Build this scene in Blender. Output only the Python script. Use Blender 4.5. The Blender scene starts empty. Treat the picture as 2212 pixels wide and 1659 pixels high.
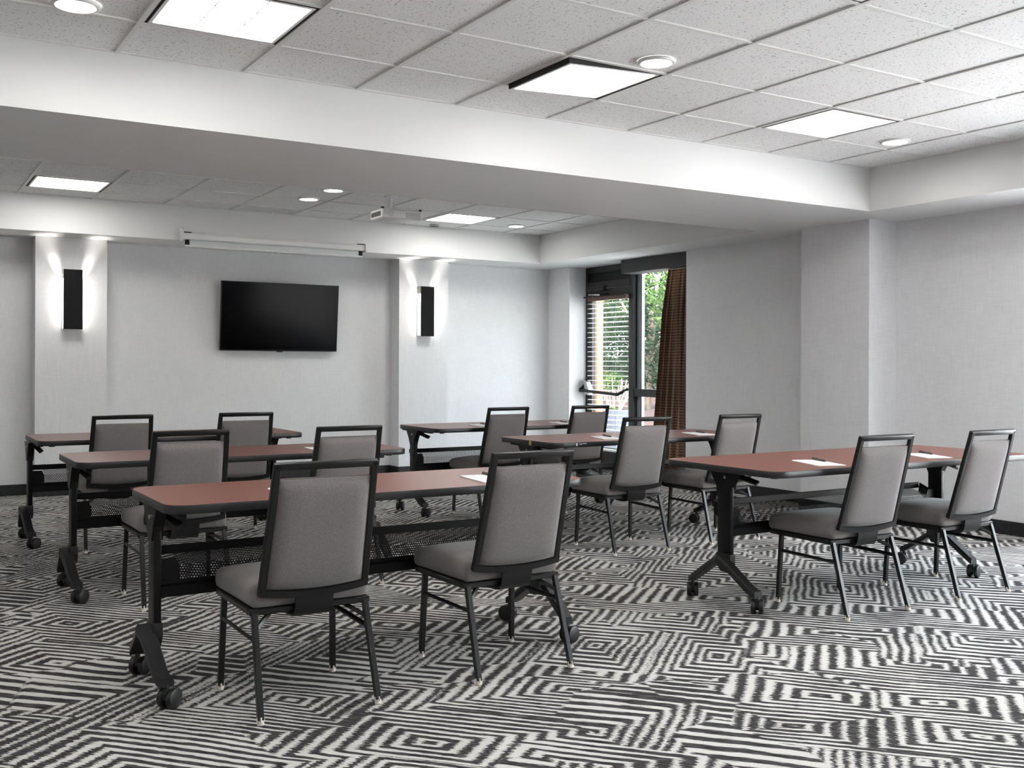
import bpy, bmesh, math, random
from mathutils import Vector, Matrix
C = bpy.context.scene.collection
random.seed(7)
PI = math.pi
# ------------------------------------------------------------------ camera, sky, sun, exposure
CAM_H = 1.2083
cam = bpy.data.cameras.new('camera'); co = bpy.data.objects.new('camera', cam); C.objects.link(co)
cam.sensor_width = 36.0; cam.lens = 2239.0 / 2212 * 36
cam.shift_x = (1106 - 1136.37) / 2212; cam.shift_y = (789.54 - 829.5) / 2212
cam.clip_start = .05; cam.clip_end = 200
TH, RO = .5587, .0035
R0 = Vector((math.cos(TH), -math.sin(TH), 0)); UP = Vector((0, 0, 1)); F = Vector((math.sin(TH), math.cos(TH), 0))
RX = R0 * math.cos(RO) + UP * math.sin(RO); UY = UP * math.cos(RO) - R0 * math.sin(RO)
m = Matrix((RX, UY, -F)).transposed().to_4x4(); m.translation = (0, 0, CAM_H); co.matrix_world = m
bpy.context.scene.camera = co
w = bpy.data.worlds.new('world'); bpy.context.scene.world = w; w.use_nodes = True
nt = w.node_tree; bg = nt.nodes['Background']
sky = nt.nodes.new('ShaderNodeTexSky'); sky.sky_type = 'NISHITA'; sky.sun_disc = False
sky.sun_elevation = math.radians(48); sky.sun_rotation = math.radians(200); sky.air_density = 1.3; sky.dust_density = 3.0
hs = nt.nodes.new('ShaderNodeHueSaturation'); hs.inputs['Saturation'].default_value = .35
nt.links.new(sky.outputs[0], hs.inputs['Color']); nt.links.new(hs.outputs[0], bg.inputs[0])
bg.inputs[1].default_value = 1.25
sl = bpy.data.lights.new('sun', 'SUN'); sl.energy = 2.0; sl.angle = math.radians(1.5); sl.color = (1, .96, .9)
so = bpy.data.objects.new('sun', sl); C.objects.link(so)
so.rotation_euler = (math.radians(38), 0, math.radians(-35)); so.location = (-4, -6, 12)
vs = bpy.context.scene.view_settings
bpy.context.scene.display_settings.display_device = 'sRGB'
vs.view_transform = 'Standard'; vs.look = 'None'; vs.gamma = 1; vs.use_curve_mapping = False; vs.exposure = 1.7
PANEL_E, FAR_E, DOWN_E, SCONCE_E, SCONCE_W = 3.8, 6.0, 24.0, 1.6, .13
# ------------------------------------------------------------------ room dimensions
CE = 2.6836; SOF = 2.369; YB = 5.2046; XN = 6.2778; YFF = 6.5027; YFB = 9.927; XFR = 6.3875
YW = 10.5494; XW = 6.9134; YP = 10.3255; XL = -3.0; YR = -3.2; T = .6096
XG = 7.15                      # plane of the door and its sidelight
DY0, DY1 = 8.015, 10.098       # recess of door and window
# ------------------------------------------------------------------ materials
def mat(name, col=(.5, .5, .5), rough=.6, metal=0.0, spec=.5, emit=None, es=0.0, coat=0.0):
    m_ = bpy.data.materials.new(name); m_.use_nodes = True
    b = m_.node_tree.nodes['Principled BSDF']
    b.inputs['Base Color'].default_value = (*col, 1); b.inputs['Roughness'].default_value = rough
    b.inputs['Metallic'].default_value = metal; b.inputs['Specular IOR Level'].default_value = spec
    b.inputs['Coat Weight'].default_value = coat
    if emit: b.inputs['Emission Color'].default_value = (*emit, 1); b.inputs['Emission Strength'].default_value = es
    return m_
class N:
    def __init__(s, m_): s.m = m_; s.t = m_.node_tree; s.b = s.t.nodes['Principled BSDF']
    def n(s, typ, **kw):
        x = s.t.nodes.new(typ)
        for k, v in kw.items(): setattr(x, k, v)
        return x
    def l(s, a, b): s.t.links.new(a, b)
    def co(s, rot=0, sc=(1, 1, 1), vec=None, r3=None):
        if vec is None: vec = s.n('ShaderNodeTexCoord').outputs['Object']
        mp = s.n('ShaderNodeMapping'); mp.inputs['Rotation'].default_value = r3 or (0, 0, rot); mp.inputs['Scale'].default_value = sc
        s.l(vec, mp.inputs[0]); return mp.outputs[0]
    def noise(s, vec, scale, detail=2, rough=.5):
        x = s.n('ShaderNodeTexNoise'); x.inputs['Scale'].default_value = scale; x.inputs['Detail'].default_value = detail
        x.inputs['Roughness'].default_value = rough
        if vec is not None: s.l(vec, x.inputs['Vector'])
        return x.outputs['Fac']
    def math(s, op, a, b=None, c=None, clamp=False):
        x = s.n('ShaderNodeMath', operation=op, use_clamp=clamp)
        for i, v in enumerate((a, b, c)):
            if v is None: continue
            if isinstance(v, (int, float)): x.inputs[i].default_value = v
            else: s.l(v, x.inputs[i])
        return x.outputs[0]
    def ramp(s, fac, stops):
        x = s.n('ShaderNodeValToRGB'); e = x.color_ramp.elements
        while len(e) < len(stops): e.new(.5)
        for i, (p, c) in enumerate(stops): e[i].position = p; e[i].color = (*c, 1)
        s.l(fac, x.inputs[0]); return x.outputs[0]
    def mix(s, fac, a, b):
        x = s.n('ShaderNodeMix', data_type='RGBA')
        if isinstance(fac, (int, float)): x.inputs[0].default_value = fac
        else: s.l(fac, x.inputs[0])
        for i, v in ((6, a), (7, b)):
            if isinstance(v, tuple): x.inputs[i].default_value = (*v, 1)
            else: s.l(v, x.inputs[i])
        return x.outputs[2]
    def bump(s, h, strength=.3, dist=.002):
        x = s.n('ShaderNodeBump'); x.inputs['Strength'].default_value = strength; x.inputs['Distance'].default_value = dist
        s.l(h, x.inputs['Height']); s.l(x.outputs[0], s.b.inputs['Normal'])
    def col(s, c): s.l(c, s.b.inputs['Base Color'])
M = {}
# carpet: mitred nests of cream stripes on charcoal, laid on the diagonal
M['carpet'] = mat('carpet', (.2, .2, .2), .95, spec=.1); n = N(M['carpet'])
base = n.co(rot=math.radians(49))
jag = n.noise(n.co(vec=base, sc=(22, 210, 1)), 1.0, 2, .65)
wob = n.noise(base, 2.6, 2)
off = n.math('ADD', n.math('MULTIPLY', n.math('SUBTRACT', jag, .5), .066), n.math('MULTIPLY', n.math('SUBTRACT', wob, .5), .05))
cmb = n.n('ShaderNodeCombineXYZ'); n.l(off, cmb.inputs[0]); n.l(n.math('MULTIPLY_ADD', n.math('SUBTRACT', jag, .5), .014, n.math('MULTIPLY', n.math('SUBTRACT', n.noise(base, 1.9, 1), .5), .06)), cmb.inputs[1])
va = n.n('ShaderNodeVectorMath', operation='ADD'); n.l(base, va.inputs[0]); n.l(cmb.outputs[0], va.inputs[1])
sc_ = n.co(vec=va.outputs[0], sc=(.88, 1.42, 1))
vo = n.n('ShaderNodeTexVoronoi', voronoi_dimensions='2D', distance='CHEBYCHEV', feature='F1')
vo.inputs['Scale'].default_value = 1.45; vo.inputs['Randomness'].default_value = .95; n.l(sc_, vo.inputs['Vector'])
sep = n.n('ShaderNodeSeparateColor'); n.l(vo.outputs['Color'], sep.inputs[0])
freq = n.math('MULTIPLY_ADD', sep.outputs[1], 4.5, 10.8)
ph = n.math('MULTIPLY_ADD', vo.outputs['Distance'], freq, n.math('MULTIPLY', sep.outputs[0], 7.0))
v2 = n.n('ShaderNodeTexVoronoi', voronoi_dimensions='2D', distance='CHEBYCHEV', feature='F1'); v2.inputs['Scale'].default_value = 1.2; v2.inputs['Randomness'].default_value = 1.0
n.l(n.co(vec=va.outputs[0], sc=(1.5, .95, 1)), v2.inputs['Vector']); sp2 = n.n('ShaderNodeSeparateColor'); n.l(v2.outputs['Color'], sp2.inputs[0])
ph2 = n.math('MULTIPLY_ADD', v2.outputs['Distance'], n.math('MULTIPLY_ADD', sp2.outputs[1], 4.0, 11.0), n.math('MULTIPLY', sp2.outputs[0], 5.0))
v3 = n.n('ShaderNodeTexVoronoi', voronoi_dimensions='2D', distance='CHEBYCHEV', feature='F1'); v3.inputs['Scale'].default_value = 1.35; v3.inputs['Randomness'].default_value = 1.0
n.l(n.co(vec=va.outputs[0], sc=(1.0, 1.3, 1)), v3.inputs['Vector']); sp3 = n.n('ShaderNodeSeparateColor'); n.l(v3.outputs['Color'], sp3.inputs[0])
pick = n.math('GREATER_THAN', sp3.outputs[2], .52)
ph = n.math('ADD', n.math('MULTIPLY', ph, n.math('SUBTRACT', 1.0, pick)), n.math('MULTIPLY', ph2, pick))
tri = n.math('PINGPONG', ph, .5)
thr = n.math('MULTIPLY_ADD', n.noise(base, 2.6, 1), .36, .10)
brk = n.noise(n.co(vec=base, sc=(9, 60, 1)), 1.0, 2, .6)
thr2 = n.math('MULTIPLY_ADD', n.math('SUBTRACT', brk, .5), .34, thr)
wht = n.math('MULTIPLY_ADD', n.math('SUBTRACT', tri, thr2), 14.0, .5, clamp=True)
hea = n.noise(n.co(vec=base, sc=(14, 260, 1)), 1.0, 3, .65)
dark = n.ramp(hea, [(.42, (.014, .013, .014)), (.62, (.115, .108, .108))])
spk = n.noise(n.co(), 330, 2, .7)
light = n.ramp(spk, [(.3, (.46, .445, .425)), (.65, (.78, .76, .73))])
n.col(n.mix(wht, dark, light)); n.bump(n.math('ADD', n.math('MULTIPLY', spk, .8), n.math('MULTIPLY', wht, .5)), .75, .006)
# wallpaper
M['wallpaper'] = mat('wallpaper', (.52, .52, .53), .85, spec=.2); n = N(M['wallpaper'])
a = n.noise(n.co(sc=(140, 140, 7)), 1.0, 3, .7); b_ = n.noise(n.co(sc=(9, 9, 160)), 1.0, 3, .7); c_ = n.noise(n.co(), 5, 2)
s_ = n.math('ADD', n.math('MULTIPLY', n.math('ADD', a, b_), .45), n.math('MULTIPLY', c_, .12))
n.col(n.ramp(s_, [(.30, (.66, .66, .672)), (.68, (.805, .805, .818))])); n.bump(s_, .25, .002)
M['paint'] = mat('white_paint', (.70, .70, .695), .6, spec=.2); n = N(M['paint']); n.bump(n.noise(n.co(), 220, 2), .05, .001)
M['tile'] = mat('ceiling_tile', (.75, .75, .745), .9, spec=.1); n = N(M['tile'])
g = n.n('ShaderNodeNewGeometry').outputs['Position']
v1 = n.n('ShaderNodeTexNoise'); v1.inputs['Scale'].default_value = 95; v1.inputs['Detail'].default_value = 2; v1.inputs['Roughness'].default_value = .45; n.l(g, v1.inputs['Vector'])
gr = n.noise(g, 240, 2)
pit = n.ramp(v1.outputs['Fac'], [(.32, (.30, .30, .30)), (.375, (.75, .75, .745))])
n.col(n.mix(n.math('MULTIPLY', gr, .25), pit, (.80, .80, .79))); n.bump(n.math('ADD', v1.outputs['Fac'], n.math('MULTIPLY', gr, .6)), .3, .003)
M['tbar'] = mat('grid_paint', (.66, .66, .645), .5)
M['dark_gap'] = mat('dark_gap', (.02, .02, .02), .7)
M['trimwhite'] = mat('trim_white', (.72, .72, .71), .45)
M['lens'] = mat('lens_glow', (.9, .9, .9), .4, emit=(1, .985, .96), es=PANEL_E); n = N(M['lens'])
rr = n.noise(n.n('ShaderNodeTexCoord').outputs['Object'], 2.2, 1)
M['lens_far'] = mat('lens_glow_far', (.9, .9, .9), .4, emit=(1, .985, .96), es=FAR_E)
M['down'] = mat('downlight_glow', (.9, .9, .9), .4, emit=(1, .98, .95), es=DOWN_E)
M['sconce_glow'] = mat('sconce_glow', (.9, .9, .9), .4, emit=(1, .96, .9), es=SCONCE_E)
M['black'] = mat('black_satin', (.004, .004, .0045), .38, spec=.25); n = N(M['black']); n.l(n.math('MULTIPLY_ADD', n.noise(n.co(), 30, 3), .18, .30), n.b.inputs['Roughness'])
M['gun'] = mat('gunmetal_paint', (.007, .007, .0075), .36, metal=.0, spec=.38); n = N(M['gun']); n.l(n.math('MULTIPLY_ADD', n.noise(n.co(), 60, 2), .15, .27), n.b.inputs['Roughness'])
M['plastic'] = mat('black_plastic', (.007, .007, .008), .42); n = N(M['plastic']); n.bump(n.noise(n.co(), 180, 2), .06, .001)
M['edge'] = mat('edge_vinyl', (.035, .035, .037), .40); n = N(M['edge']); n.l(n.ramp(n.noise(n.co(sc=(3, 3, 40)), 6, 3), [(.35, (.010, .010, .011)), (.7, (.022, .022, .024))]), n.b.inputs['Base Color'])
M['baseb'] = mat('baseboard_vinyl', (.022, .023, .026), .42); n = N(M['baseb']); n.l(n.ramp(n.noise(n.co(), 40, 3), [(.4, (.007, .0075, .009)), (.7, (.017, .018, .021))]), n.b.inputs['Base Color'])
M['fabric'] = mat('taupe_fabric', (.26, .235, .23), .92, spec=.15); n = N(M['fabric'])
ob = n.n('ShaderNodeTexCoord').outputs['Object']
ck = n.noise(ob, 520, 2, .6)
n.col(n.mix(n.math('MULTIPLY', n.noise(ob, 9, 2), .5), n.ramp(ck, [(.36, (.100, .090, .088)), (.64, (.235, .213, .21))]), (.162, .148, .146))); n.bump(ck, .35, .0012)
M['fabric'].node_tree.nodes['Principled BSDF'].inputs['Sheen Weight'].default_value = .25
M['lam'] = mat('cherry_laminate', (.26, .085, .05), .34, spec=.5); n = N(M['lam'])
gr = n.noise(n.co(sc=(1.6, 26, 1)), 3.0, 4, .6)
n.col(n.ramp(gr, [(.3, (.150, .046, .029)), (.55, (.195, .064, .041)), (.75, (.24, .085, .055))])); n.l(n.math('MULTIPLY_ADD', gr, .08, .30), n.b.inputs['Roughness'])
M['glide'] = mat('clear_glide', (.62, .56, .50), .25, spec=.6)
M['steel'] = mat('bright_steel', (.62, .62, .63), .25, metal=1.0)
M['screen'] = mat('tv_glass', (.0015, .0015, .002), .12, spec=.04)
M['tvcase'] = mat('tv_case', (.010, .010, .011), .35)
M['bronze'] = mat('bronze_aluminium', (.012, .011, .0105), .45, metal=.1); n = N(M['bronze']); n.l(n.math('MULTIPLY_ADD', n.noise(n.co(), 25, 3), .15, .34), n.b.inputs['Roughness'])
M['valance'] = mat('valance_board', (.030, .029, .029), .6)
M['white'] = mat('white_plastic', (.70, .70, .69), .4); n = N(M['white']); n.bump(n.noise(n.co(), 160, 2), .04, .001)
M['grey'] = mat('grey_plastic', (.52, .52, .52), .5); M['vent'] = mat('vent_grey', (.07, .07, .07), .7)
M['offwhite'] = mat('screen_fabric', (.60, .62, .63), .7)
M['paper'] = mat('notepad_paper', (.88, .88, .88), .8); n = N(M['paper']); n.bump(n.noise(n.co(), 90, 2), .05, .0005)
M['print'] = mat('faint_print', (.55, .52, .55), .8)
M['pen'] = mat('pen_barrel', (.035, .037, .042), .35)
M['jamb'] = mat('pale_jamb', (.66, .69, .73), .5)
M['slat'] = mat('white_slat', (.86, .85, .83), .45)
M['slat_rail'] = mat('brown_headrail', (.10, .05, .035), .45)
M['cord'] = mat('blind_cord', (.30, .29, .28), .8)
M['tape'] = mat('yellow_tape', (.50, .33, .10), .6); M['scuff'] = mat('white_scuff', (.65, .65, .65), .7)
M['curtain'] = mat('striped_curtain', (.2, .15, .1), .9, spec=.1); n = N(M['curtain'])
ps = n.n('ShaderNodeNewGeometry').outputs['Position']; sx = n.n('ShaderNodeSeparateXYZ'); n.l(ps, sx.inputs[0])
zz = n.math('ADD', sx.outputs[2], n.math('MULTIPLY', n.noise(ps, 12, 2), .006))
l1 = n.math('PINGPONG', n.math('MULTIPLY', zz, 34), .5); l2 = n.math('PINGPONG', n.math('MULTIPLY_ADD', zz, 102, .2), .5)
bs = n.ramp(l2, [(.15, (.30, .215, .165)), (.8, (.58, .43, .33))])
n.col(n.mix(n.math('MULTIPLY_ADD', n.math('SUBTRACT', .10, l1), 14, .5, clamp=True), bs, (.05, .036, .03))); n.bump(n.noise(n.co(sc=(60, 60, 300)), 1, 2), .3, .002)
M['concrete'] = mat('sunny_concrete', (.72, .70, .68), .9); n = N(M['concrete']); n.col(n.ramp(n.noise(n.co(), 3, 4), [(.3, (.62, .60, .58)), (.7, (.80, .78, .76))]))
M['mulch'] = mat('mulch', (.16, .085, .065), 1.0); n = N(M['mulch']); n.col(n.ramp(n.noise(n.co(), 40, 4, .7), [(.35, (.022, .011, .009)), (.65, (.10, .055, .045))])); n.bump(n.noise(n.co(), 60, 3), .8, .03)
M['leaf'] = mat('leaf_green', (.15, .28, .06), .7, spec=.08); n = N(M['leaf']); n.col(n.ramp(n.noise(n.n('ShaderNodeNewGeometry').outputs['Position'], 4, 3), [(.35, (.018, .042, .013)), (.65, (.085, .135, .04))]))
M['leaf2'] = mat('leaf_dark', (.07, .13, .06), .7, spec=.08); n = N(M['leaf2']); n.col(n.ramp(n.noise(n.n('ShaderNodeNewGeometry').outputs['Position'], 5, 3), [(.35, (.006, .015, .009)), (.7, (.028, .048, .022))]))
M['bark'] = mat('bark', (.16, .12, .09), .9); n = N(M['bark']); n.bump(n.noise(n.co(sc=(20, 20, 4)), 2, 3), .6, .02)
M['stem'] = mat('pale_stem', (.55, .42, .30), .8)
M['pot'] = mat('grey_planter', (.085, .09, .11), .7, spec=.1); n = N(M['pot']); n.bump(n.noise(n.co(), 30, 3), .1, .004)
M['redpost'] = mat('red_painted_wood', (.52, .09, .05), .6); n = N(M['redpost']); n.bump(n.noise(n.co(sc=(20, 20, 2)), 3, 3), .3, .004)
def glass(name, tint):
    gm = bpy.data.materials.new(name); gm.use_nodes = True; t_ = gm.node_tree; t_.nodes.remove(t_.nodes['Principled BSDF'])
    tr = t_.nodes.new('ShaderNodeBsdfTransparent'); gl = t_.nodes.new('ShaderNodeBsdfGlossy'); tr.inputs[0].default_value = (*tint, 1); gl.inputs['Roughness'].default_value = .02
    lw = t_.nodes.new('ShaderNodeLayerWeight'); lw.inputs[0].default_value = .5; fr = t_.nodes.new('ShaderNodeMath'); fr.operation = 'MULTIPLY_ADD'
    t_.links.new(lw.outputs['Facing'], fr.inputs[0]); fr.inputs[1].default_value = .07; fr.inputs[2].default_value = .02; ms = t_.nodes.new('ShaderNodeMixShader')
    t_.links.new(fr.outputs[0], ms.inputs[0]); t_.links.new(tr.outputs[0], ms.inputs[1]); t_.links.new(gl.outputs[0], ms.inputs[2]); t_.links.new(ms.outputs[0], t_.nodes['Material Output'].inputs[0])
    return gm
M['glass'] = glass('window_glass', (.96, .97, .97)); M['glass_dim'] = glass('dimming_glass', (.76, .79, .79))   # each pane has two faces; darker tint added to dim the daylight
# ------------------------------------------------------------------ mesh helpers
class MB:
    def __init__(s): s.b = bmesh.new()
    def box(s, x0, x1, y0, y1, z0, z1, bev=0, seg=2, mtx=None):
        r = bmesh.ops.create_cube(s.b, size=1); vs_ = r['verts']
        bmesh.ops.scale(s.b, vec=(abs(x1 - x0), abs(y1 - y0), abs(z1 - z0)), verts=vs_)
        bmesh.ops.translate(s.b, vec=((x0 + x1) / 2, (y0 + y1) / 2, (z0 + z1) / 2), verts=vs_)
        if bev:
            es = list({e for v in vs_ for e in v.link_edges})
            rb = bmesh.ops.bevel(s.b, geom=es, offset=bev, segments=seg, affect='EDGES', profile=.5, clamp_overlap=True)
            vs_ = list({v for f_ in rb['faces'] for v in f_.verts} | {v for v in vs_ if v.is_valid})
        if mtx is not None: bmesh.ops.transform(s.b, matrix=mtx, verts=vs_)
        return s
    def bar(s, p, q, wx, wy=None, ref=(0, 1, 0), bev=.002):
        """rectangular bar from p to q; wx across, wy along ref"""
        p, q = Vector(p), Vector(q); d = q - p; L = d.length; d.normalize(); wy = wy or wx
        ref = Vector(ref); x = ref.cross(d)
        if x.length < 1e-4: x = Vector((1, 0, 0)).cross(d)
        x.normalize(); y = d.cross(x)
        mt = Matrix((x, y, d)).transposed().to_4x4(); mt.translation = p
        return s.box(-wx / 2, wx / 2, -wy / 2, wy / 2, 0, L, bev, 1, mt)
    def cyl(s, p, q, r, r2=None, seg=16, bev=0):
        p, q = Vector(p), Vector(q); d = q - p
        mt = d.to_track_quat('Z', 'Y').to_matrix().to_4x4(); mt.translation = (p + q) / 2
        res = bmesh.ops.create_cone(s.b, cap_ends=True, segments=seg, radius1=r, radius2=r if r2 is None else r2, depth=d.length, matrix=mt)
        if bev:
            es = [e for e in {e for v in res['verts'] for e in v.link_edges} if any(len(f_.verts) > 4 for f_ in e.link_faces)]
            bmesh.ops.bevel(s.b, geom=es, offset=bev, segments=2, affect='EDGES', profile=.5)
        return s
    def tube(s, pts, r, seg=8, closed=False):
        pts = [Vector(p) for p in pts]; k = len(pts); rings = []
        for i, p in enumerate(pts):
            a = pts[(i - 1) % k] if (closed or i) else p; b = pts[(i + 1) % k] if (closed or i < k - 1) else p
            d = (b - a).normalized(); u = d.cross(Vector((0, 0, 1)))
            if u.length < 1e-3: u = d.cross(Vector((0, 1, 0)))
            u.normalize(); v = d.cross(u)
            rings.append([s.b.verts.new(p + (u * math.cos(t) + v * math.sin(t)) * r) for t in [2 * PI * j / seg for j in range(seg)]])
        for i in range(k if closed else k - 1):
            A, B = rings[i], rings[(i + 1) % k]
            for j in range(seg): s.b.faces.new((A[j], A[(j + 1) % seg], B[(j + 1) % seg], B[j]))
        if not closed: s.b.faces.new(rings[0][::-1]); s.b.faces.new(rings[-1])
        return s
    def prism(s, outline, a0, a1, axis='z'):
        """extrude a closed 2D outline between a0 and a1 along axis"""
        def P3(u, v, a): return {'z': (u, v, a), 'x': (a, u, v), 'y': (u, a, v)}[axis]
        A = [s.b.verts.new(P3(u, v, a0)) for u, v in outline]; B = [s.b.verts.new(P3(u, v, a1)) for u, v in outline]; k = len(A)
        fs = [s.b.faces.new(A[::-1]), s.b.faces.new(B)]
        for i in range(k): fs.append(s.b.faces.new((A[i], A[(i + 1) % k], B[(i + 1) % k], B[i])))
        bmesh.ops.recalc_face_normals(s.b, faces=fs); return s
    def strip(s, prof, x0, x1, th):
        """bent flat strap: profile of (y,z) points, width x0..x1, thickness th"""
        k = len(prof); L = []; 
        for i in range(k):
            a = Vector(prof[max(i - 1, 0)]); b = Vector(prof[min(i + 1, k - 1)]); d = (b - a).normalized(); nn = Vector((-d.y, d.x)) * th / 2
            L.append((Vector(prof[i]) + nn, Vector(prof[i]) - nn))
        out = [tuple(p) for p, q in L] + [tuple(q) for p, q in L[::-1]]
        # split in quads so that the bend stays clean
        fs = []
        V = [[s.b.verts.new((x, *pt)) for x in (x0, x1) for pt in pr] for pr in L]
        for i in range(k - 1):
            a, b = V[i], V[i + 1]
            fs += [s.b.faces.new((a[0], a[2], b[2], b[0])), s.b.faces.new((a[1], b[1], b[3], a[3])), s.b.faces.new((a[0], b[0], b[1], a[1])), s.b.faces.new((a[2], a[3], b[3], b[2]))]
        fs += [s.b.faces.new((V[0][0], V[0][1], V[0][3], V[0][2])), s.b.faces.new((V[-1][0], V[-1][2], V[-1][3], V[-1][1]))]
        bmesh.ops.recalc_face_normals(s.b, faces=fs); return s
    def lathe(s, prof, seg=24, c=(0, 0)):
        rings = [[s.b.verts.new((c[0] + r * math.cos(2 * PI * j / seg), c[1] + r * math.sin(2 * PI * j / seg), z)) for j in range(seg)] for r, z in prof]
        for A, B in zip(rings, rings[1:]):
            for j in range(seg): s.b.faces.new((A[j], A[(j + 1) % seg], B[(j + 1) % seg], B[j]))
        return s
    def mesh(s, name, m_, smooth=True, ang=35):
        me = bpy.data.meshes.new(name); s.b.normal_update(); s.b.to_mesh(me); s.b.free(); me.materials.append(m_)
        if smooth:
            me.polygons.foreach_set('use_smooth', [True] * len(me.polygons)); me.set_sharp_from_angle(angle=math.radians(ang))
        return me
    def build(s, name, m_, parent=None, smooth=True, loc=None, ang=35):
        return obj(name, s.mesh(name, m_, smooth, ang), parent, loc)
def obj(name, me, parent=None, loc=None):
    o = bpy.data.objects.new(name, me); C.objects.link(o)
    if parent is not None: o.parent = parent
    if loc is not None: o.location = loc
    return o
def thing(name, label, cat, loc=(0, 0, 0), rz=0, group=None):
    o = bpy.data.objects.new(name, None); C.objects.link(o); o.location = loc; o.rotation_euler = (0, 0, rz); o.empty_display_size = .1
    o['label'] = label; o['category'] = cat
    if group: o['group'] = group
    return o
def struct(o, label=None):
    o['kind'] = 'structure'
    if label: o['label'] = label
    return o
def dup(root, loc, rz, label):
    r = root.copy(); C.objects.link(r); r.location = loc; r.rotation_euler = (0, 0, rz); r['label'] = label
    for ch in list(root.children):
        c = ch.copy(); C.objects.link(c); c.parent = r
        for g_ in list(ch.children):
            d = g_.copy(); C.objects.link(d); d.parent = c
    return r
# ------------------------------------------------------------------ room shell
struct(MB().box(XL - .2, XW + .33, YR - .2, YW + .2, -.12, 0).build('floor', M['carpet'], smooth=False), 'black and cream patterned carpet floor of diagonal nested stripes')
struct(MB().box(XL - .2, XW + .33, YW, YW + .2, 0, 2.95).build('wall_back', M['wallpaper'], smooth=False), 'grey linen wallpaper wall behind the television')
struct(MB().box(XL - .2, XL, YR, YW, 0, 2.95).build('wall_left', M['wallpaper'], smooth=False))
struct(MB().box(XL - .2, XW + .33, YR - .2, YR, 0, 2.95).build('wall_front', M['wallpaper'], smooth=False))
WY0, WY1, WZ0, WZ1 = -1.9, 3.75, .15, 2.28       # daylight window in the right wall, this side of the frame
wr = MB()
wr.box(XW, 7.24, YR, WY0, 0, 2.95); wr.box(XW, 7.24, WY1, DY0, 0, 2.95); wr.box(XW, 7.24, WY0, WY1, 0, WZ0); wr.box(XW, 7.24, WY0, WY1, WZ1, 2.95)
wr.box(XW, 7.24, DY1, YW, 0, 2.95); wr.box(XW, 7.24, DY0, DY1, SOF + .002, 2.95)
struct(wr.build('wall_right', M['wallpaper'], smooth=False), 'grey linen wallpaper wall on the right, with the door recess')
struct(MB().box(1.206, 1.818, YP, YW, 0, SOF).build('trim_1', M['wallpaper'], smooth=False), 'papered pilaster left of the television')
struct(MB().box(4.819, 5.419, YP, YW, 0, SOF).build('trim_2', M['wallpaper'], smooth=False), 'papered pilaster right of the television')
struct(MB().box(6.596, XW, 5.474, 6.18, 0, SOF).build('trim_3', M['wallpaper'], smooth=False), 'papered pier on the right wall')
# soffits and beam
X0n, Y0n = -2.3, -2.4
struct(MB().box(XL, XW + .3, YB, YFF, SOF, 2.98).build('trim_4', M['paint'], smooth=False), 'white dropped beam crossing the ceiling')
struct(MB().box(XN, XW + .3, YR, YB, SOF, 2.98).build('trim_5', M['paint'], smooth=False), 'white soffit along the near right wall')
struct(MB().box(XFR, XW + .3, YFF, YFB, SOF, 2.98).build('trim_6', M['paint'], smooth=False), 'white soffit over the door side')
struct(MB().box(XL, XW + .3, YFB, YW, SOF, 2.98).build('trim_7', M['paint'], smooth=False), 'white soffit over the television wall')
struct(MB().box(XL, X0n, YR, YB, SOF, 2.98).build('trim_8', M['paint'], smooth=False))
struct(MB().box(X0n, XN, YR, Y0n, SOF, 2.98).build('trim_9', M['paint'], smooth=False))
struct(MB().box(XL, X0n, YFF, YFB, SOF, 2.98).build('trim_10', M['paint'], smooth=False))
# baseboards
def baseboard(name, segs):
    b = MB()
    for s_ in segs: b.box(*s_, 0, .1, .003, 1)
    struct(b.build(name, M['baseb'], smooth=False))
t9 = .012
baseboard('baseboard_back', [(XL, 1.206 - t9, YW - t9, YW), (1.206 - t9, 1.206, YP - t9, YW), (1.206, 1.818, YP - t9, YP), (1.818, 1.818 + t9, YP - t9, YW), (1.818 + t9, 4.819 - t9, YW - t9, YW),
    (4.819 - t9, 4.819, YP - t9, YW), (4.819, 5.419, YP - t9, YP), (5.419, 5.419 + t9, YP - t9, YW), (5.419 + t9, XW, YW - t9, YW)])
baseboard('baseboard_right', [(XW - t9, XW, YR, 5.474 - t9), (6.596 - t9, XW, 5.474 - t9, 5.474), (6.596 - t9, 6.596, 5.474, 6.18), (6.596 - t9, XW, 6.18, 6.18 + t9), (XW - t9, XW, 6.18 + t9, DY0 - .001), (XW - t9, XW, DY1 + .001, YW - t9)])
baseboard('baseboard_left', [(XL, XL + t9, YR, YW - t9)]); baseboard('baseboard_front', [(XL + t9, XW - t9, YR, YR + t9)])
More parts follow.
